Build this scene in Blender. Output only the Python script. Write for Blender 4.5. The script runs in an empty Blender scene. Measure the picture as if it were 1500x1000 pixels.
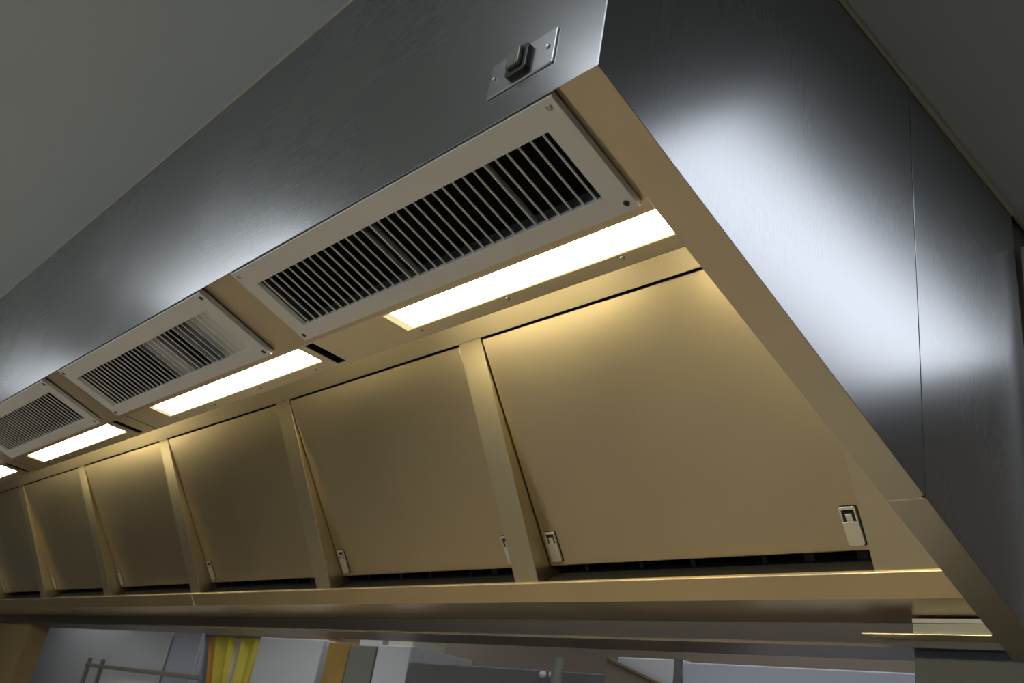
import bpy, bmesh, math, random
from mathutils import Matrix, Vector
R = random.Random(7)
S = bpy.context.scene
C = S.collection
ZO = 1.6                                    # eye height: all heights below are measured from the eye
rad = math.radians

# ------------------------------------------------------------------ materials
def new_mat(name):
    m = bpy.data.materials.new(name); m.use_nodes = True
    nt = m.node_tree; nt.nodes.clear()
    out = nt.nodes.new('ShaderNodeOutputMaterial')
    b = nt.nodes.new('ShaderNodeBsdfPrincipled')
    nt.links.new(b.outputs[0], out.inputs[0])
    return m, nt, b

def steel(name, col, rough=.3, metal=1., brush=(1, 60, 60), var=.06, bump=.02, smudge=.08, aniso=0.):
    m, nt, b = new_mat(name)
    L = nt.links.new
    tc = nt.nodes.new('ShaderNodeTexCoord')
    mp = nt.nodes.new('ShaderNodeMapping'); mp.inputs['Scale'].default_value = brush
    L(tc.outputs['Object'], mp.inputs[0])
    n1 = nt.nodes.new('ShaderNodeTexNoise'); n1.inputs['Scale'].default_value = 6; n1.inputs['Detail'].default_value = 5
    L(mp.outputs[0], n1.inputs[0])
    n2 = nt.nodes.new('ShaderNodeTexNoise'); n2.inputs['Scale'].default_value = 2.4; n2.inputs['Detail'].default_value = 1.5
    L(tc.outputs['Object'], n2.inputs[0])
    mr = nt.nodes.new('ShaderNodeMapRange'); mr.inputs[3].default_value = rough - var; mr.inputs[4].default_value = rough + var
    L(n1.outputs[0], mr.inputs[0])
    ad = nt.nodes.new('ShaderNodeMath'); ad.operation = 'MULTIPLY_ADD'
    L(n2.outputs[0], ad.inputs[0]); ad.inputs[1].default_value = smudge; L(mr.outputs[0], ad.inputs[2])
    L(ad.outputs[0], b.inputs['Roughness'])
    cr = nt.nodes.new('ShaderNodeMapRange'); cr.inputs[1].default_value = .3; cr.inputs[2].default_value = .7
    L(n2.outputs[0], cr.inputs[0])
    mx = nt.nodes.new('ShaderNodeMix'); mx.data_type = 'RGBA'
    mx.inputs[6].default_value = (*[c * .93 for c in col], 1); mx.inputs[7].default_value = (*col, 1)
    L(cr.outputs[0], mx.inputs[0]); L(mx.outputs[2], b.inputs['Base Color'])
    b.inputs['Metallic'].default_value = metal
    if aniso:
        b.inputs['Anisotropic'].default_value = aniso
    if not bump: return m
    bp = nt.nodes.new('ShaderNodeBump'); bp.inputs['Strength'].default_value = bump; bp.inputs['Distance'].default_value = .002
    L(n1.outputs[0], bp.inputs['Height']); L(bp.outputs[0], b.inputs['Normal'])
    return m

def plain(name, col, rough=.5, metal=0., noise=.05, scale=8, bump=0.):
    m, nt, b = new_mat(name)
    L = nt.links.new
    tc = nt.nodes.new('ShaderNodeTexCoord')
    n = nt.nodes.new('ShaderNodeTexNoise'); n.inputs['Scale'].default_value = scale; n.inputs['Detail'].default_value = 4
    L(tc.outputs['Object'], n.inputs[0])
    mx = nt.nodes.new('ShaderNodeMix'); mx.data_type = 'RGBA'
    mx.inputs[6].default_value = (*[c * (1 - noise) for c in col], 1)
    mx.inputs[7].default_value = (*[min(1, c * (1 + noise)) for c in col], 1)
    L(n.outputs[0], mx.inputs[0]); L(mx.outputs[2], b.inputs['Base Color'])
    b.inputs['Roughness'].default_value = rough; b.inputs['Metallic'].default_value = metal
    if bump:
        bp = nt.nodes.new('ShaderNodeBump'); bp.inputs['Strength'].default_value = bump; bp.inputs['Distance'].default_value = .003
        L(n.outputs[0], bp.inputs['Height']); L(bp.outputs[0], b.inputs['Normal'])
    return m

def glow(name, col, strength):
    m, nt, b = new_mat(name)
    b.inputs['Base Color'].default_value = (.8, .8, .78, 1)
    b.inputs['Roughness'].default_value = .5
    b.inputs['Emission Color'].default_value = (*col, 1)
    b.inputs['Emission Strength'].default_value = strength
    return m

M = dict(
    fascia=steel('brushed_fascia_steel', (.42, .43, .44), .24, var=.012, bump=.0, smudge=.06),
    side=steel('brushed_side_steel', (.36, .375, .40), .24, brush=(60, 60, 2), var=.012, bump=.0, smudge=.06),
    lower=steel('brushed_underside_steel', (.66, .58, .44), .36, var=.05),  # neutral steel, with warm reflected light put into its tint
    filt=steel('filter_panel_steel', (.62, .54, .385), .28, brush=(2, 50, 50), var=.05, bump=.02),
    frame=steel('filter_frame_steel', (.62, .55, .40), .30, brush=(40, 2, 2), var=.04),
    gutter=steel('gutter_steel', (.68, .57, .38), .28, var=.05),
    clad=steel('wall_cladding_steel', (.15, .125, .10), .33, var=.05),
    alu=steel('matt_aluminium', (.80, .785, .745), .48, metal=.35, var=.04, bump=.01),
    blade=steel('blade_aluminium', (.85, .85, .82), .42, metal=.5, var=.04, bump=.01),
    plate=steel('switch_plate_steel', (.50, .51, .52), .25, var=.03, bump=.003),
    collar=plain('shadowed_collar', (.16, .16, .15), .5, metal=.4),  # shade inside the grille opening put into a darker grey
    soffit=steel('light_soffit_steel', (.74, .60, .38), .30, var=.04, bump=.01),  # golden reflection under the lamps tinted into the steel
    chrome=steel('polished_latch_steel', (.72, .71, .68), .28, metal=.85, var=.03, bump=.01),
    black=plain('dark_void', (.004, .004, .004), .85),  # near-black colour standing in for shade in hollows and gaps
    plastic=plain('black_plastic', (.015, .016, .016), .35),
    rocker=plain('smoky_clear_plastic', (.16, .17, .14), .12),
    screw=plain('screw_steel', (.5, .47, .4), .3, metal=1.),
    darkscrew=plain('dirty_screw', (.07, .05, .035), .5, metal=.6),
    paint=plain('ceiling_paint', (.47, .52, .53), .85, noise=.03, scale=3),
    caulk=plain('beige_sealant', (.50, .48, .38), .6),
    wall=plain('plaster_wall', (.66, .66, .64), .8),
    pier=plain('dark_grey_wall', (.020, .029, .038), .6),
    brownpier=plain('brown_wall', (.16, .12, .06), .6),
    floor=plain('warm_floor', (.46, .40, .32), .45, noise=.15, scale=5),
    farwall=plain('tan_wall', (.20, .16, .12), .7),
    white=plain('white_laminate', (.62, .64, .66), .35, noise=.03),
    blue=plain('blue_grey_laminate', (.50, .53, .62), .35, noise=.03),
    grey=plain('dark_grey_enamel', (.13, .13, .125), .5),
    mid=plain('mid_grey_board', (.20, .20, .17), .5),
    gold=plain('golden_brown_board', (.36, .22, .055), .5, noise=.3, scale=14),
    yellow=plain('yellow_fabric', (.72, .60, .07), .6, noise=.1),
    orange=plain('orange_fabric', (.70, .34, .05), .6),
    cream=plain('cream_fabric', (.62, .58, .45), .6),
    rust=plain('rust_brown_board', (.28, .12, .06), .5),
    creambox=plain('cream_enamel', (.90, .84, .58), .35),
)
WARM = (1., .83, .46)
lamp_m = [glow('warm_diffuser', (1., .85, .53), 36.)]
edge_m = glow('lens_border', (1., .88, .42), .75)  # weak glow paints the dimmer ends of each diffuser
rear_ms = [glow('rear_lens', WARM, k) for k in (95., 30., 6., 2., 40., 12.)]  # hidden rear glow added to brighten the filters
cool_m = glow('cool_ceiling_lens', (.88, .93, 1.), 4.3)
cool_s = glow('cool_ceiling_lens_soft', (.88, .93, 1.), 3.0)
cool_b = glow('cool_ceiling_lens_bright', (.92, .96, 1.), 9.)

# ------------------------------------------------------------------ helpers
def finish(name, bm, mat, parent=None, bevel=0., seg=2, smooth=False):
    me = bpy.data.meshes.new(name)
    bmesh.ops.recalc_face_normals(bm, faces=bm.faces)
    bm.to_mesh(me); bm.free()
    o = bpy.data.objects.new(name, me); C.objects.link(o)
    me.materials.append(mat if not isinstance(mat, str) else M[mat])
    if parent: o.parent = parent
    if bevel:
        md = o.modifiers.new('bevel', 'BEVEL'); md.width = bevel; md.segments = seg; md.limit_method = 'ANGLE'
        md.angle_limit = rad(35)
    if smooth:
        for p in me.polygons: p.use_smooth = True
    return o

def box(bm, x0, x1, y0, y1, z0, z1):
    v = [bm.verts.new((x, y, z)) for x in (x0, x1) for y in (y0, y1) for z in (z0, z1)]
    for f in ((0, 1, 3, 2), (4, 6, 7, 5), (0, 4, 5, 1), (2, 3, 7, 6), (0, 2, 6, 4), (1, 5, 7, 3)):
        bm.faces.new([v[i] for i in f])
    return v

def prism_x(bm, prof, x0, x1):
    """profile of (y, z) points pushed along x"""
    a = [bm.verts.new((x0, y, z)) for y, z in prof]; b = [bm.verts.new((x1, y, z)) for y, z in prof]
    n = len(prof); bm.faces.new(a); bm.faces.new(b[::-1])
    for i in range(n): bm.faces.new((a[i], b[i], b[(i + 1) % n], a[(i + 1) % n]))

def prism_y(bm, prof, y0, y1):
    a = [bm.verts.new((x, y0, z)) for x, z in prof]; b = [bm.verts.new((x, y1, z)) for x, z in prof]
    n = len(prof); bm.faces.new(a[::-1]); bm.faces.new(b)
    for i in range(n): bm.faces.new((a[i], a[(i + 1) % n], b[(i + 1) % n], b[i]))

def prism_z(bm, prof, z0, z1):
    a = [bm.verts.new((x, y, z0)) for x, y in prof]; b = [bm.verts.new((x, y, z1)) for x, y in prof]
    n = len(prof); bm.faces.new(a[::-1]); bm.faces.new(b)
    for i in range(n): bm.faces.new((a[i], a[(i + 1) % n], b[(i + 1) % n], b[i]))

def disc(bm, x, y, z, r, h, n=16, dome=0.):
    """short cylinder standing along local z, optional domed cap towards -z"""
    rings = [(r, z), (r, z - h)]
    if dome:
        rings += [(r * .75, z - h - dome * .6), (r * .35, z - h - dome * .92)]
    vs = [[bm.verts.new((x + rr * math.cos(2 * math.pi * k / n), y + rr * math.sin(2 * math.pi * k / n), zz)) for k in range(n)] for rr, zz in rings]
    for a, b in zip(vs, vs[1:]):
        for k in range(n): bm.faces.new((a[k], a[(k + 1) % n], b[(k + 1) % n], b[k]))
    bm.faces.new(vs[0]); bm.faces.new(vs[-1][::-1])

def sheet(p, q, th):
    """thin plate profile from p to q (y, z), thickness th to the left of the direction"""
    d = Vector((q[0] - p[0], q[1] - p[1])).normalized(); n = Vector((-d.y, d.x)) * th
    return [p, q, (q[0] + n.x, q[1] + n.y), (p[0] + n.x, p[1] + n.y)]

def tag(o, label, cat, group=None, kind=None):
    o['label'] = label; o['category'] = cat
    if group: o['group'] = group
    if kind: o['kind'] = kind
    return o

def empty(name, mat):
    o = bpy.data.objects.new(name, None); C.objects.link(o); o.matrix_world = mat; o.empty_display_size = .05
    return o

def struct(name, bm, mat, label=None, cat=None, bevel=0.):
    o = finish(name, bm, mat, None, bevel)
    o.location.z = ZO; o['kind'] = 'structure'
    if label: o['label'] = label
    if cat: o['category'] = cat
    return o

def frame_mat(x, y, z, ey):
    ex = Vector((1, 0, 0)); ez = ex.cross(ey)
    m = Matrix((ex, ey, ez)).transposed().to_4x4(); m.translation = (x, y, z + ZO)
    return m

# ------------------------------------------------------------------ dimensions
XR, XL = -.600, -8.06                    # hood ends
YF, ZB, ZC = .559, .757, 1.355           # fascia plane, its bottom edge, ceiling height
D = Vector((0, .954, -.300)).normalized()     # run of the sloping underside towards the wall
N = Vector((0, .300, .954)).normalized()
def U(t, off=0.):                        # point (y, z) on the sloping underside
    return (YF + D.y * t + N.y * off, ZB + D.z * t + N.z * off)
HY, HZ = U(.215, .010)
E = Vector((0, math.cos(rad(-2.5)), math.sin(rad(-2.5))))   # run of the light soffit
def P2(s, off=0.): return (HY + E.y * s - E.z * off, HZ + E.z * s + E.y * off)
KS = 1.04
GY, GZ = 1.640 * KS, .428 * KS                     # front lip of the gutter
FA = rad(-59.); FE = Vector((0, math.cos(FA), math.sin(FA)))
FL = .653 * KS
TY, TZ = GY - FE.y * FL, GZ - FE.z * FL  # top line of the filters
OPEN = [((-1.693 - .984 * i) * KS, (-.796 - .984 * i) * KS) for i in range(7)]

# ------------------------------------------------------------------ the hood
hood = empty('extractor_hood', Matrix.Translation((-4.2, 1.2, ZO)))
tag(hood, 'long brushed stainless steel kitchen extractor canopy hung under the ceiling', 'extractor hood')
def hpart(name, bm, mat, bevel=0., label=None):
    o = finish(name, bm, mat, hood, bevel)
    o.matrix_parent_inverse = Matrix.Translation((4.2, -1.2, 0))
    if label: o['label'] = label
    return o

bm = bmesh.new(); prism_x(bm, [(YF, ZB), (YF + .0016, ZB), (YF + .0016, ZC - .003), (YF, ZC - .003)], XL, XR - .0012)
hpart('front_fascia', bm, 'fascia', .0006)
# end panels (front piece, rear piece) with the joint between them
TS = .898
ys, zs = U(TS)
YB = 1.952; tb = (YB - YF) / D.y
def side(name, x0, x1, y0, y1, lab=None):
    z0 = ZB - (y0 - YF) * .300 / .954; z1 = ZB - (y1 - YF) * .300 / .954
    bm = bmesh.new(); prism_x(bm, [(y0, z0), (y1, z1), (y1, ZC - .004), (y0, ZC - .004)], x0, x1)
    return hpart(name, bm, 'side', .0008, lab)
side('end_panel', XR - .0016, XR, YF, ys - .0012, 'front piece of the end panel')
side('end_panel', XR - .0016, XR, ys + .0012, YB, 'rear piece of the end panel, behind the vertical joint')
side('end_panel', XL, XL + .0016, YF, YB)
bm = bmesh.new(); box(bm, XR - .004, XR - .0017, ys - .006, ys + .006, zs, ZC - .004)
hpart('joint_strip', bm, 'black')
# return flanges under the end panels
def flange(xa, xb, t0, t1, lab=None):
    bm = bmesh.new()
    a, b = U(t0), U(t1)
    prism_x(bm, [a, b, U(t1, .0016), U(t0, .0016)], xa, xb)
    return bm
for (t0, t1) in ((.0, TS - .0013), (TS + .0013, tb)):
    bm = flange(XR - .065, XR - .0002, t0, t1)
    prism_x(bm, [U(t0 + .003, .001), U(t1, .001), U(t1, .014), U(t0 + .003, .014)], XR - .065, XR - .0634)
    hpart('bottom_flange', bm, 'lower', .0006)
bm = flange(XL, XL + .065, 0, tb); hpart('bottom_flange', bm, 'lower', .0006)
# sloping front underside (carries the grilles)
def Up(p0, p1, th, x0, x1, bm): prism_x(bm, sheet(p0, p1, th), x0, x1)
bm = bmesh.new()
GR = [(-1.537 - .992 * i, -.680 - .992 * i) for i in range(7)]
prev = XR - .004
for (g0, g1) in GR:                      # plates between the grille holes
    prism_x(bm, sheet(U(.0015, .011), U(.215, .010), .0015), g1 - .03, prev)
    prev = g0 + .03
prism_x(bm, sheet(U(.0015, .011), U(.215, .010), .0015), XL + .004, prev)
prism_x(bm, sheet(U(.0015, .011), U(.036, .011), .0015), XL + .004, XR - .004)
prism_x(bm, sheet(U(.176, .0105), U(.215, .010), .0015), XL + .004, XR - .004)
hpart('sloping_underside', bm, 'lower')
# black sheets that paint the shade inside the front plenum
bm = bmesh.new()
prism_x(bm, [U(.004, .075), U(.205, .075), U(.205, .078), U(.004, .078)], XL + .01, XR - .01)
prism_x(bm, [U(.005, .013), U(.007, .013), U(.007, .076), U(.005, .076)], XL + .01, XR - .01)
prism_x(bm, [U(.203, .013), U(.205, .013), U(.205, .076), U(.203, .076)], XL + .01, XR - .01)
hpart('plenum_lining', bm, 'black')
# light soffit with holes for the lenses and the dark slots
LT = [(-1.306, -.625), (-2.372, -1.604), (-3.440, -2.676), (-4.510, -3.745), (-5.570, -4.810), (-6.640, -5.880)]
SL = [(-1.577 - 1.060 * i, -1.546 - 1.060 * i) for i in range(5)]
bm = bmesh.new()
holes = sorted([(a, b, .005, .066) for a, b in LT] + [(a, b, .003, .088) for a, b in SL])
x = XL + .004
for a, b, s0, s1 in holes:
    prism_x(bm, sheet(P2(0), P2(.097), .0015), x, a)
    prism_x(bm, sheet(P2(0), P2(s0), .0015), a, b)
    prism_x(bm, sheet(P2(s1), P2(.097), .0015), a, b)
    x = b
prism_x(bm, sheet(P2(0), P2(.097), .0015), x, XR - .004)
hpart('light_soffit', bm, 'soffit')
for a, b in SL:
    bm = bmesh.new()
    q = [P2(.003, .0016), P2(.088, .0016), P2(.088, .014), P2(.003, .014)]
    va = [bm.verts.new((a, *p)) for p in q]; vb = [bm.verts.new((b, *p)) for p in q]
    bm.faces.new(va); bm.faces.new(vb[::-1])
    for k in (1, 2, 3): bm.faces.new((va[k], vb[k], vb[(k + 1) % 4], va[(k + 1) % 4]))
    hpart('slot_pocket', bm, 'black')
for i in range(6):                       # joints of the soffit, raised seam
    xs = -2.524 + 1.06 - 1.06 * i
    if i:
        bm = bmesh.new()
        prism_x(bm, [P2(.002, -.0012), P2(.095, -.0012), P2(.095, 0), P2(.002, 0)], xs - .0015, xs + .0015)
        hpart('soffit_seam', bm, 'frame')
# back of the plenum (rises behind the soffit), top plate, strip above the filters
by, bz = P2(.097)
bm = bmesh.new()
prism_x(bm, [(by, bz), (by, bz + .44), (by - .0015, bz + .44), (by - .0015, bz)], XL + .004, XR - .004)
SA = rad(130); SY, SZ = TY + math.cos(SA) * .20, TZ + math.sin(SA) * .20
prism_x(bm, sheet((by, bz + .44), (SY, SZ), .0015), XL + .004, XR - .004)
hpart('plenum_back', bm, 'frame')
bm = bmesh.new()
prism_x(bm, [(TY, TZ), (SY, SZ), (SY + .0012, SZ + .001), (TY + .0012, TZ + .001)], XL + .004, XR - .004)
hpart('upper_strip', bm, 'frame', .0005)
for xs in (-2.00, -3.04, -4.09, -5.12):  # welded joints of the strip
    bm = bmesh.new()
    prism_x(bm, [(TY - .001 - .03, TZ - .001 + .036), (SY, SZ - .0012), (SY + .002, SZ + .001), (TY - .03, TZ + .036 + .001)], xs - .0025, xs + .0025)
    hpart('weld_seam', bm, 'alu')
# mullions of the filter frame, each with side returns
def F(s, w=0.): return (TY + FE.y * s - FE.z * w, TZ + FE.z * s + FE.y * w)   # w: depth behind the frame plane
edges = [XR - .004] + [v for a, b in OPEN for v in (b, a)] + [XL + .004]
for i in range(0, len(edges), 2):
    xb, xa = edges[i], edges[i + 1]
    bm = bmesh.new()
    prism_x(bm, [F(0), F(FL), F(FL, .0015), F(0, .0015)], xa, xb)
    if i > 0: prism_x(bm, [F(0, .0012), F(FL, .0012), F(FL, .12), F(0, .02)], xb - .0016, xb)
    if i < len(edges) - 2: prism_x(bm, [F(0, .0012), F(FL, .0012), F(FL, .12), F(0, .02)], xa, xa + .0016)
    hpart('mullion', bm, 'frame', .0012)
# cavity behind the filters, its shade painted black, with a few ribs in the gap
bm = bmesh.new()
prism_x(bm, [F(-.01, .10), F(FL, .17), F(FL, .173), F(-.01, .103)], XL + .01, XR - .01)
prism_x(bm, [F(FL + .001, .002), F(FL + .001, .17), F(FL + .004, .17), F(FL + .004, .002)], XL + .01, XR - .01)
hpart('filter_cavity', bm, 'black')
for (a, b) in OPEN[:3]:
    for u in (.10, .30, .47, .68, .80, .93):
        bm = bmesh.new(); w = .006 if u not in (.93, .80) else .012
        xx = a + (b - a) * u
        prism_x(bm, [F(FL - .09, .10), F(FL, .10), F(FL, .13), F(FL - .09, .13)], xx - w, xx + w)
        hpart('cavity_rib', bm, 'plastic')
# gutter under the filters
bm = bmesh.new()
g1 = (GY + .515 * .0525, GZ - .857 * .0525)
g2 = (1.898, .2050 * 1.898)
prism_x(bm, [(GY - .006, GZ - .003), g1, g2, (g2[0], GZ + .005), (GY, GZ + .005), (GY - .006, GZ)], XL + .004, XR - .004)
hpart('grease_gutter', bm, 'gutter', .0012)
bm = bmesh.new()                         # joint of two gutter lengths
gx = -3.89
prism_x(bm, [(GY - .0052, GZ - .004), (g1[0] - .0008, g1[1] - .0005), (g2[0], g2[1] - .0009), (g2[0], g2[1] + .001), (g1[0], g1[1] + .001), (GY - .004, GZ - .003)], gx - .002, gx + .002)
hpart('gutter_joint', bm, 'alu')

# soffit screws
for sx, ss in ((-.788, .0745), (-1.038, .0745), (-1.277, .0765), (-1.657, .0815), (-1.892, .077), (-2.134, .079), (-2.36, .08), (-2.728, .0805), (-2.96, .079), (-3.2, .079), (-3.43, .08)):
    bm = bmesh.new(); disc(bm, 0, 0, 0, .0042, .0008, 12, .0018)
    o = finish('screw', bm, 'screw', hood, smooth=True)
    y, z = P2(ss); o.matrix_local = Matrix.Translation((4.2, -1.2, -ZO)) @ frame_mat(sx, y, z, E)

# ------------------------------------------------------------------ air grilles
def make_grille(i, bent, nb, screws):
    x0, x1 = GR[i]; w = x1 - x0; xc = (x0 + x1) / 2
    y, z = U(.1015, -.001)
    labs = ['rectangular aluminium louvre grille nearest the camera, its thin blades nearly all open',
            'second louvre grille from the hood corner, with several blades bent shut at its near end',
            'third louvre grille from the hood corner, its blades straight and evenly spaced',
            'farthest louvre grille, cut off by the left edge of the photo']
    g = tag(empty('air_grille', frame_mat(xc, y, z, D)), labs[i], 'vent', 'louvre grilles in the sloping underside of the hood')
    hw, hd = w / 2, .0980; ow, od = .3875, .0605
    # frame: four mitred bars plus an inner collar
    bm = bmesh.new()
    O = [(-hw, -hd), (hw, -hd), (hw, hd), (-hw, hd)]; I = [(-ow, -od), (ow, -od), (ow, od), (-ow, od)]
    oy = .0045; I = [(a, b + oy) for a, b in I]
    for za, zb, oo, ii in ((-.0015, .0095, O, I),):
        vo = [[bm.verts.new((px, py, zz)) for px, py in oo] for zz in (za, zb)]
        vi = [[bm.verts.new((px, py, zz)) for px, py in ii] for zz in (za, zb)]
        for k in range(4):
            n = (k + 1) % 4
            bm.faces.new((vo[0][k], vo[0][n], vi[0][n], vi[0][k]))
            bm.faces.new((vo[1][k], vi[1][k], vi[1][n], vo[1][n]))
            bm.faces.new((vo[0][k], vo[1][k], vo[1][n], vo[0][n]))
            bm.faces.new((vi[0][k], vi[0][n], vi[1][n], vi[1][k]))
    finish('grille_frame', bm, 'alu', g, .0012)
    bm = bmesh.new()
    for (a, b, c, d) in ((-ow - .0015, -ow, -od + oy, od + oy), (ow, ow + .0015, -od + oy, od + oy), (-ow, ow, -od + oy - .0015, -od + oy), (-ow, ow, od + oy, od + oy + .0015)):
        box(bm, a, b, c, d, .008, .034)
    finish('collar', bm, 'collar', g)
    pitch = (2 * ow - .03) / (nb - 1)
    r = .0018
    for k in range(nb):
        bx = -ow + .018 + k * pitch
        phi = bent.get(k, math.degrees(math.atan(-(xc + bx) / .90)) + R.uniform(-2, 2)); dz = .016
        sx, sz = -math.sin(rad(phi)) * dz, math.cos(rad(phi)) * dz
        bm = bmesh.new()
        prof = [(bx + r * math.cos(a), .0025 + r * math.sin(a)) for a in [rad(phi + 180 + 20 + 140 * q / 5) for q in range(6)]]
        nx, nz = math.cos(rad(phi)) * .0007, math.sin(rad(phi)) * .0007
        prof += [(bx + sx + nx, .0025 + sz + nz), (bx + sx - nx, .0025 + sz - nz)]
        prism_y(bm, prof, -od + oy + .0005, od + oy - .0005)
        finish('blade', bm, 'blade', g)
    for (sx, sy, kind) in screws:
        bm = bmesh.new()
        disc(bm, sx * (hw - .014), sy * (hd - .013), -.0012, .0048, .0010, 14, .0012)
        o = finish('screw', bm, kind, g, smooth=True)
    return g
make_grille(0, {15: 22, 14: 28, 27: 20, 31: 38}, 33, [(1, -1, 'screw'), (1, 1, 'darkscrew'), (-1, -1, 'screw'), (-1, 1, 'darkscrew')])
b2 = {32: -52, 31: -50, 30: -46, 29: -38, 28: -25, 27: 2, 26: 20, 25: 8, 22: 30, 21: 20, 20: -10, 19: -28, 18: -20, 17: 15}
make_grille(1, b2, 33, [(1, -1, 'plastic'), (1, 1, 'darkscrew'), (-1, -1, 'darkscrew'), (-1, 1, 'darkscrew')])
make_grille(2, {}, 31, [(1, -1, 'darkscrew'), (1, 1, 'darkscrew')])
make_grille(3, {}, 31, [(1, -1, 'darkscrew'), (1, 1, 'darkscrew')])

# ------------------------------------------------------------------ lights of the hood
LL = ['bright warm strip light beside the nearest grille, the longest one in view',
      'second strip light from the hood corner, behind the grille with bent blades',
      'third strip light from the hood corner, small and bright beside the third grille',
      'last strip light in view, cut off by the left edge of the photo',
      'warm strip light of the hood beyond the left edge of the photo',
      'warm strip light at the far left end of the hood']
for i, (a, b) in enumerate(LT):
    xc = (a + b) / 2; w = (b - a) / 2
    y, z = P2(.0355)
    l = tag(empty('strip_light', frame_mat(xc, y, z, E)), LL[i], 'light', 'warm strip lights set in the soffit of the hood')
    s = .0305
    bm = bmesh.new(); box(bm, -w + .022, w - .001, -s + .001, s - .003, .0015, .004)
    finish('diffuser', bm, lamp_m[0], l, .0008)
    bm = bmesh.new()
    box(bm, -w, -w + .0215, -s, s, .0008, .0042); box(bm, -w + .0215, w, s - .0029, s, .0008, .0042)
    finish('lens_border', bm, edge_m, l)
    bm = bmesh.new(); box(bm, -w - .003, w + .003, -s - .002, s + .022, .0048, .062)
    finish('lamp_housing', bm, 'alu', l, .001)
    bm = bmesh.new(); box(bm, -w + .01, w - .01, .0635, .0665, .010, .036)
    finish('rear_lens', bm, rear_ms[i], l, .0005)
    bm = bmesh.new(); box(bm, -w, w, .0625, .084, .0395, .041); finish('lens_shade', bm, 'frame', l, .0005)  # added lip that limits how high the rear glow reaches

# ------------------------------------------------------------------ grease filters
PA = rad(-54.); PE = Vector((0, math.cos(PA), math.sin(PA)))
FLab = ['large golden steel filter panel nearest the camera, with two latch handles',
        'second filter panel from the right, its right handle half hidden behind the mullion',
        'third filter panel from the right, dull brown steel with a thin left handle',
        'fourth filter panel from the right, left of the third one',
        'fifth filter panel from the right, narrow in view with a small dark handle',
        'last filter panel in view, cut off by the left edge of the photo',
        'filter panel at the far left end of the hood']
def make_handle(f, hx, hy):
    h = bmesh.new(); W, Hh = .0177, .0415      # outer half sizes
    # upper loop (a U of flat bar) and the lower plate
    def rnd(x0, x1, y0, y1, r, corners):
        pts = []
        for (cx, cy, a0, on) in ((x1 - r, y0 + r, -90, corners[0]), (x1 - r, y1 - r, 0, corners[1]), (x0 + r, y1 - r, 90, corners[2]), (x0 + r, y0 + r, 180, corners[3])):
            if on: pts += [(cx + r * math.cos(rad(a0 + q * 22.5)), cy + r * math.sin(rad(a0 + q * 22.5))) for q in range(5)]
            else: pts.append({-90: (x1, y0), 0: (x1, y1), 90: (x0, y1), 180: (x0, y0)}[a0])
        return pts
    prism_z(h, rnd(-W, W, -.0095, Hh, .006, (0, 1, 1, 0)), -.0065, -.001)
    box(h, -W, -W + .0042, -Hh + .0042, -.0105, -.0060, -.001)
    box(h, W - .0042, W, -Hh + .0042, -.0105, -.0060, -.001)
    prism_z(h, rnd(-W, W, -Hh, -Hh + .0062, .0045, (1, 0, 0, 1)), -.0065, -.001)
    o = finish('handle', h, 'chrome', f, .0008); o.location = (hx, hy, 0)
    o['label'] = 'small bright steel latch handle'
    p = bmesh.new(); prism_z(p, rnd(-W - .0018, W + .0032, -Hh - .0018, Hh + .0016, .006, (1, 1, 1, 1)), -.0012, .0002)
    q = finish('handle_pocket', p, 'black', o)  # flat black plate paints the recess shade behind the handle
    t = bmesh.new(); box(t, -.0072, .0072, -.0265, -.0085, -.0058, -.0022)
    finish('latch_tongue', t, 'chrome', o, .0008)
    return o
def make_filter(a, b, lab):
    f = tag(empty('grease_filter', frame_mat((a + b) / 2, TY, TZ, PE)), lab, 'filter panel', 'grease filter panels along the hood')
    w = (b - a) / 2 - .0035
    bm = bmesh.new(); box(bm, -w, w, .0055, .628 * KS, 0, .032)
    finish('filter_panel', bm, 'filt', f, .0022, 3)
    bm = bmesh.new()
    box(bm, -w + .02, w - .02, .05, .600, .0325, .060)
    finish('baffle_core', bm, 'pier', f)
    make_handle(f, -w + .0345, .5755 * KS); make_handle(f, w - .0425, .5755 * KS)
    return f
def copy_tree(o, parent=None):
    c = o.copy(); C.objects.link(c)
    if parent: c.parent = parent
    for ch in list(o.children): copy_tree(ch, c)
    return c
f0 = make_filter(*OPEN[0], FLab[0])
bpy.context.view_layer.update()
for i in range(1, 7):
    c = copy_tree(f0); c.location.x = (OPEN[i][0] + OPEN[i][1]) / 2; c['label'] = FLab[i]

# ------------------------------------------------------------------ isolator switch on the fascia
sw = tag(empty('wall_switch', Matrix.Translation((-.746, YF, ZO + .8375))), 'black rocker switch on a blank steel plate screwed to the hood fascia', 'switch')
bm = bmesh.new(); box(bm, -.063, .063, -.0030, -.0002, -.030, .030); finish('switch_plate', bm, 'plate', sw, .0013)
bm = bmesh.new()
prism_y(bm, [(-.0200, -.0185), (-.0165, -.0225), (.0165, -.0225), (.0200, -.0185), (.0200, .0185), (.0165, .0225), (-.0165, .0225), (-.0200, .0185)], -.0120, -.0022)
finish('switch_housing', bm, 'plastic', sw, .0012)
bm = bmesh.new()
v = box(bm, -.0145, .0115, -.0185, -.0122, -.0125, .0175)
finish('rocker', bm, 'rocker', sw, .002, 3)
for sx, r in ((-.0525, .0030), (.0505, .0040)):
    bm = bmesh.new(); disc(bm, 0, 0, 0, r, .0022, 14, .0022)
    o = finish('screw', bm, 'chrome', sw, smooth=True)
    o.matrix_local = Matrix.Translation((sx, -.0022, .001)) @ Matrix.Rotation(rad(-90), 4, 'X')

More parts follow.
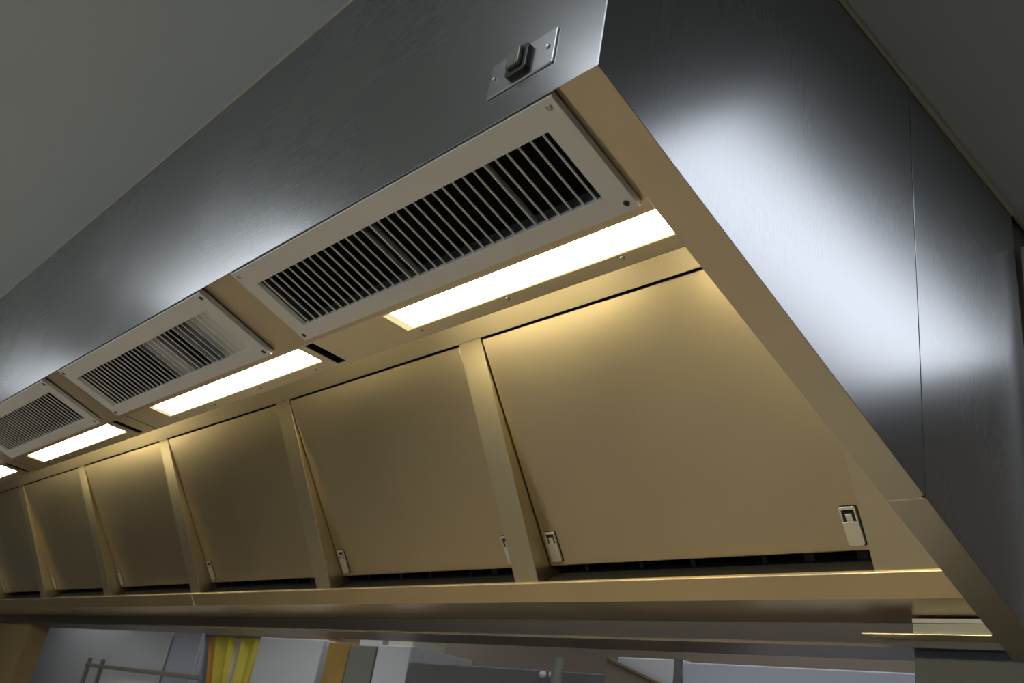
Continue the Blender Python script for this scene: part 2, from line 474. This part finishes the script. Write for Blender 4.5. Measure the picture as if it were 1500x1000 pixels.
# ------------------------------------------------------------------ gutter outlet box on its ledge
t = tag(empty('drain_ledge', Matrix.Translation((-.80, 1.872, ZO + .356))), 'thin steel ledge sticking out below the right end of the gutter', 'ledge')
bm = bmesh.new(); prism_z(bm, [(-.127, -.027), (.130, -.027), (.133, .027), (-.115, .027)], -.0012, .0014)
finish('ledge_plate', bm, 'gutter', t, .0006)
t = tag(empty('drain_box', Matrix.Translation((-.745, 1.874, ZO + .3578))), 'cream box standing on the steel ledge under the gutter end', 'box')
bm = bmesh.new(); box(bm, -.077, .075, -.022, .022, 0, .021); finish('box_body', bm, 'creambox', t, .0012)
bm = bmesh.new(); box(bm, -.078, .076, -.0232, .022, .0212, .0305); finish('box_lid', bm, 'lower', t, .0008)

# ------------------------------------------------------------------ room shell
bm = bmesh.new(); box(bm, -13, 3.2, -3.6, 1.957, ZC, ZC + .05); struct('ceiling', bm, 'paint')
bm = bmesh.new(); box(bm, -13, 3.2, 1.960, 6.0, ZC + .004, ZC + .05); struct('ceiling', bm, 'paint')
bm = bmesh.new(); box(bm, -13, 3.2, -3.6, 6.0, -ZO - .05, -ZO); struct('floor', bm, 'floor')
bm = bmesh.new(); box(bm, -13, 3.2, -3.65, -3.6, -ZO, ZC); struct('wall_front', bm, 'wall')
bm = bmesh.new(); box(bm, 3.2, 3.25, -3.6, 6.0, -ZO, ZC); struct('wall_right', bm, 'pier')
bm = bmesh.new(); box(bm, -13.05, -13, -3.6, 6.0, -ZO, ZC); struct('wall_left', bm, 'wall')
bm = bmesh.new(); box(bm, -13, 3.2, 3.0, 3.05, -ZO, ZC + .004); struct('wall_far', bm, 'farwall')
LY0, LY1, LZ = 1.900, 2.06, .1788 * 1.900
bm = bmesh.new(); box(bm, -13, XR - .006, LY0, LY1, LZ, ZC); struct('wall_back', bm, 'clad')
bm = bmesh.new(); box(bm, -.855, XR - .006, 1.930, 2.05, -ZO, LZ); struct('wall_pier', bm, 'pier')
bm = bmesh.new(); box(bm, -9.2, -6.72, 1.930, 2.05, -ZO, LZ); struct('wall_pier', bm, 'brownpier')
bm = bmesh.new(); box(bm, -6.72, -.855, 1.930, 2.05, -ZO, -.45); struct('wall_sill', bm, 'wall')
bm = bmesh.new(); box(bm, XR, XR + .007, YF + .001, ys, ZC - .013, ZC); struct('trim_1', bm, 'caulk', bevel=.002)
bm = bmesh.new(); box(bm, XR, XR + .010, ys, YB + .001, ZC - .016, ZC); struct('trim_2', bm, 'caulk', bevel=.002)
bm = bmesh.new(); box(bm, XL, XR - .001, YF - .003, YF, ZC - .004, ZC); struct('trim_3', bm, 'caulk')
bm = bmesh.new(); box(bm, XR, XR + .006, YB + .008, 3.0, ZC - .008, ZC + .004); struct('trim_4', bm, 'caulk')

pane_glow_m = glow('window_daylight', (.84, .92, 1.), 1.3)  # unseen glowing panes added to brighten the ceiling and room
for k, (x0, x1) in enumerate(((-8., -5.2), (-4.6, -1.8), (-1.2, 1.6))):
    bm = bmesh.new(); box(bm, x0, x1, -3.598, -3.59, -.75, .95); o = struct('window_%d' % (k + 1), bm, pane_glow_m)
    bm = bmesh.new()
    for a, b, c, d in ((x0 - .06, x0, -.81, 1.01), (x1, x1 + .06, -.81, 1.01), (x0, x1, -.81, -.75), (x0, x1, .95, 1.01), ((x0 + x1) / 2 - .03, (x0 + x1) / 2 + .03, -.75, .95)):
        box(bm, a, b, -3.6, -3.55, c, d)
    f = finish('window_frame', bm, 'white', o, .004)

# post behind the rear edge of the hood
t = tag(empty('cable_trunking', Matrix.Translation((-.575, 1.995, 0))), 'narrow vertical steel trunking behind the rear edge of the end panel', 'trunking')
bm = bmesh.new(); box(bm, -.018, -.009, -.025, .025, 0, ZO + 1.262); finish('trunking_body', bm, 'chrome', t, .001)
bm = bmesh.new(); box(bm, -.009, .004, -.018, .025, 0, ZO + 1.255); finish('cable_slot', bm, 'black', t)
bm = bmesh.new(); box(bm, .004, .026, -.025, .025, 0, ZO + 1.262); finish('trunking_cover', bm, 'alu', t, .001)

# ------------------------------------------------------------------ room beyond the opening
def unit(name, x0, x1, z0, z1, mat, label, cat, y0=2.6, y1=2.98, doors=1, knob=None, group=None):
    t = tag(empty(name, Matrix.Translation(((x0 + x1) / 2, (y0 + y1) / 2, ZO + z0))), label, cat, group)
    w, d = (x1 - x0) / 2, (y1 - y0) / 2; h = z1 - z0
    bm = bmesh.new(); box(bm, -w + .002, w - .002, -d + .02, d, 0, h); finish('carcass', bm, mat, t, .003)
    dw = 2 * w / doors
    for k in range(doors):
        bm = bmesh.new(); box(bm, -w + dw * k + .002, -w + dw * (k + 1) - .002, -d, -d + .0185, .004, h - .004)
        o = finish('door', bm, mat, t, .003)
        if knob:
            kb = bmesh.new(); box(kb, -w + dw * k + .03, -w + dw * k + .042, -d - .025, -d, .9, 1.3)
            finish('door_handle', kb, knob, o, .003)
    return t
unit('tall_cabinet', -8.90, -6.05, -ZO, .452, 'white', 'widest white cabinet at the left, seen through the opening under the gutter', 'cabinet', knob='grey')
unit('tall_cabinet', -6.00, -5.60, -ZO, .438, 'blue', 'bluish grey narrow cabinet left of the yellow banner', 'cabinet')
unit('tall_cabinet', -4.86, -4.20, -ZO, .425, 'white', 'white cabinet just right of the yellow banner', 'cabinet')
unit('side_board', -4.14, -3.95, -ZO, .415, 'gold', 'golden brown upright board between two cabinets', 'board', doors=1)
unit('tall_cabinet', -3.945, -3.72, -ZO, .405, 'mid', 'dark olive grey narrow cabinet beside the golden brown board', 'cabinet')
unit('tall_cabinet', -3.71, -3.45, -ZO, .412, 'white', 'narrow white cabinet left of the long dark grey cabinet', 'cabinet')
darkcab = unit('tall_cabinet', -3.44, -2.26, -ZO, .345, 'grey', 'long dark grey cabinet in the middle of the opening', 'cabinet')
unit('tall_cabinet', -2.225, -1.945, -ZO, .407, 'white', 'white cabinet partly hidden by the sloping brown board', 'cabinet')
unit('tall_cabinet', -1.935, -1.10, -ZO, .400, 'blue', 'pale blue white cabinet at the right end of the opening', 'cabinet')
# cartons on the cabinet tops
for (a, b, z0, m, lab, cat, zt) in (
        (-5.96, -5.66, .438, 'farwall', 'small brown carton on top of the bluish grey narrow cabinet', 'carton', .05),
        (-6.60, -6.16, .452, 'wall', 'small pale carton on the right end of the widest white cabinet', 'carton', .04),
        (-4.84, -4.42, .425, 'rust', 'rust brown tray on top of the white cabinet beside the banner', 'tray', .045),
        (-3.93, -3.74, .405, 'wall', 'pale carton on top of the dark olive grey cabinet', 'carton', .055),
        (-3.69, -3.50, .412, 'cream', 'cream carton on top of the narrow white cabinet', 'carton', .05)):
    bm = bmesh.new(); w_ = (b - a) / 2
    prism_z(bm, [(-w_, -.10), (w_, -.10), (w_, .10), (-w_, .10)], 0, zt * .8)
    o = finish({'carton': 'cardboard_carton', 'tray': 'serving_tray'}[cat], bm, m, None, .004); o.location = ((a + b) / 2, 2.74, ZO + z0 + .0005); tag(o, lab, cat)
    lb = bmesh.new(); box(lb, -w_ - .003, w_ + .003, -.103, .103, zt * .8 + .0005, zt); finish('lid', lb, m, o, .002)

# yellow tapering banner with pleats
t = tag(empty('fabric_banner', Matrix.Translation((-5.23, 2.635, ZO + .42))), 'yellow and orange tapering fabric banner hanging between the far cabinets', 'banner')
cols = ['orange', 'yellow', 'cream', 'yellow', 'yellow', 'orange']
cuts = [0, .16, .50, .66, .90, .96, 1.0]
tl, tr, bl, br = -.345, .345, -.10, .27
for k in range(6):
    bm = bmesh.new(); rows = 8
    def wob(u, q): return .012 * math.sin(u * 26) * (1 - .3 * q)
    fr = []; bk = []
    u0, u1 = cuts[k], cuts[k + 1]
    for j in range(rows + 1):
        q = j / rows; z = -.5 * q
        a = []; c = []
        for s in range(5):
            u = u0 + (u1 - u0) * s / 4
            x = (tl + (tr - tl) * u) * (1 - q) + (bl + (br - bl) * u) * q
            a.append(bm.verts.new((x, wob(u, q), z))); c.append(bm.verts.new((x, wob(u, q) + .003, z)))
        fr.append(a); bk.append(c)
    for j in range(rows):
        for s in range(4):
            bm.faces.new((fr[j][s], fr[j][s + 1], fr[j + 1][s + 1], fr[j + 1][s]))
            bm.faces.new((bk[j][s], bk[j + 1][s], bk[j + 1][s + 1], bk[j][s + 1]))
        bm.faces.new((fr[j][0], fr[j + 1][0], bk[j + 1][0], bk[j][0])); bm.faces.new((fr[j][4], bk[j][4], bk[j + 1][4], fr[j + 1][4]))
    for s in range(4):
        bm.faces.new((fr[0][s], bk[0][s], bk[0][s + 1], fr[0][s + 1])); bm.faces.new((fr[-1][s], fr[-1][s + 1], bk[-1][s + 1], bk[-1][s]))
    finish('banner_strip', bm, cols[k], t)
bm = bmesh.new(); box(bm, -.369, .369, -.018, .018, -.001, .012); finish('banner_rod', bm, 'grey', t, .002)
# poles, rail, board and lamps in the opening
def pole(name, x, y, r, z0, z1, m, lab):
    bm = bmesh.new(); disc(bm, 0, 0, z1 - z0, r, z1 - z0, 16)
    o = finish(name, bm, m); o.location = (x, y, ZO + z0); tag(o, lab, 'pole'); return o
pole('support_pole', -2.42, 2.50, .022, -1.6, .375, 'mid', 'grey upright pole in front of the dark grey cabinet')
pole('support_pole', -1.895, 2.52, .014, -1.6, .392, 'grey', 'thin dark pole in front of the pale cabinets at the right')
t = tag(empty('sloping_board', Matrix.Translation((-2.08, 2.56, ZO - .2))), 'brown board leaning with a sloping top edge at the right of the opening', 'board')
bm = bmesh.new(); prism_y(bm, [(-.15, -1.4), (.38, -1.4), (.38, .42), (-.15, .585)], -.012, .012); finish('board_panel', bm, 'farwall', t, .002)
bm = bmesh.new(); prism_y(bm, [(-.155, .587), (.385, .422), (.385, .430), (-.155, .595)], -.016, .016); finish('board_edging', bm, 'brownpier', t)
for k, xx in enumerate((-2.585, -2.535)):
    bm = bmesh.new(); disc(bm, 0, 0, 0, .014, .004, 16, .018)
    o = finish('cabinet_knob', bm, 'white', darkcab, smooth=True); o['label'] = 'small white knob'
    o.matrix_local = Matrix.Translation((xx + 2.85, -.19, 1.6 + .325)) @ Matrix.Rotation(rad(-90), 4, 'X')
t = tag(empty('grab_rail', Matrix.Translation((-5.9, 2.34, ZO + .155))), 'dull grey rail with posts in front of the widest white cabinet', 'rail')
bm = bmesh.new(); box(bm, -.75, 1.0, -.012, .012, -.012, .012); finish('rail_bar', bm, 'grey', t, .004)
for xx in (-.72, -.48):
    bm = bmesh.new(); box(bm, xx - .012, xx + .012, -.012, .012, -1.755, .045); finish('rail_post', bm, 'grey', t, .004)

# ------------------------------------------------------------------ ceiling luminaires of the room (out of view; those beyond the opening are added fill)
def ceiling_light(x0, x1, y0, y1, lab, m=None):
    t = tag(empty('ceiling_light', Matrix.Translation(((x0 + x1) / 2, (y0 + y1) / 2, ZO + ZC - .001))), lab, 'ceiling light', 'cool white ceiling lights of the room')
    w, d = (x1 - x0) / 2, (y1 - y0) / 2
    bm = bmesh.new(); box(bm, -w, w, -d, d, -.006, -.001); finish('diffuser', bm, m or cool_m, t)
    bm = bmesh.new()
    for a, b, c, e in ((-w - .02, -w - .001, -d - .02, d + .02), (w + .001, w + .02, -d - .02, d + .02), (-w - .001, w + .001, -d - .02, -d - .001), (-w - .001, w + .001, d + .001, d + .02)):
        box(bm, a, b, c, e, -.010, -.001)
    finish('light_frame', bm, 'alu', t, .001)
ceiling_light(-.26, .16, 1.27, 2.70, 'cool ceiling light panel beside the end of the hood', cool_s)
ceiling_light(-1.15, -.45, -.45, .10, 'cool ceiling light panel in front of the fascia switch')
ceiling_light(-3.25, -2.25, -.50, .04, 'cool ceiling light panel in front of the second and third grilles')
ceiling_light(-5.20, -4.30, -.60, .00, 'cool ceiling light panel in front of the left half of the hood', cool_s)
for k, xx in enumerate((-7.4, -4.0, -1.6)):  # unseen lights added to brighten the far cabinets
    ceiling_light(xx - .5, xx + .5, 2.15, 2.45, ['left', 'middle', 'right'][k] + ' cool ceiling light in the room beyond the opening', cool_b)

# ------------------------------------------------------------------ world, camera
w = bpy.data.worlds.new('world'); S.world = w; w.use_nodes = True
w.node_tree.nodes['Background'].inputs[0].default_value = (.8, .85, .9, 1)
w.node_tree.nodes['Background'].inputs[1].default_value = .03

cd = bpy.data.cameras.new('camera'); cam = bpy.data.objects.new('camera', cd); C.objects.link(cam)
cd.sensor_width = 36; cd.lens = 1310 * 36 / 1500; cd.clip_start = .02
rt = Vector((.6865556, .7104912, .1544140)); dn = Vector((-.2098990, .3970134, -.8934891)); fw = Vector((-.6961205, .5810186, .4217031))
m = Matrix((rt, -dn, -fw)).transposed().to_4x4(); m.translation = (0, 0, ZO); cam.matrix_world = m
cd.dof.use_dof = True; cd.dof.focus_distance = 1.7; cd.dof.aperture_fstop = 9.
S.camera = cam
vs = S.view_settings; vs.view_transform = 'Standard'; vs.look = 'None'; vs.gamma = 1; vs.use_curve_mapping = False
vs.exposure = 0.
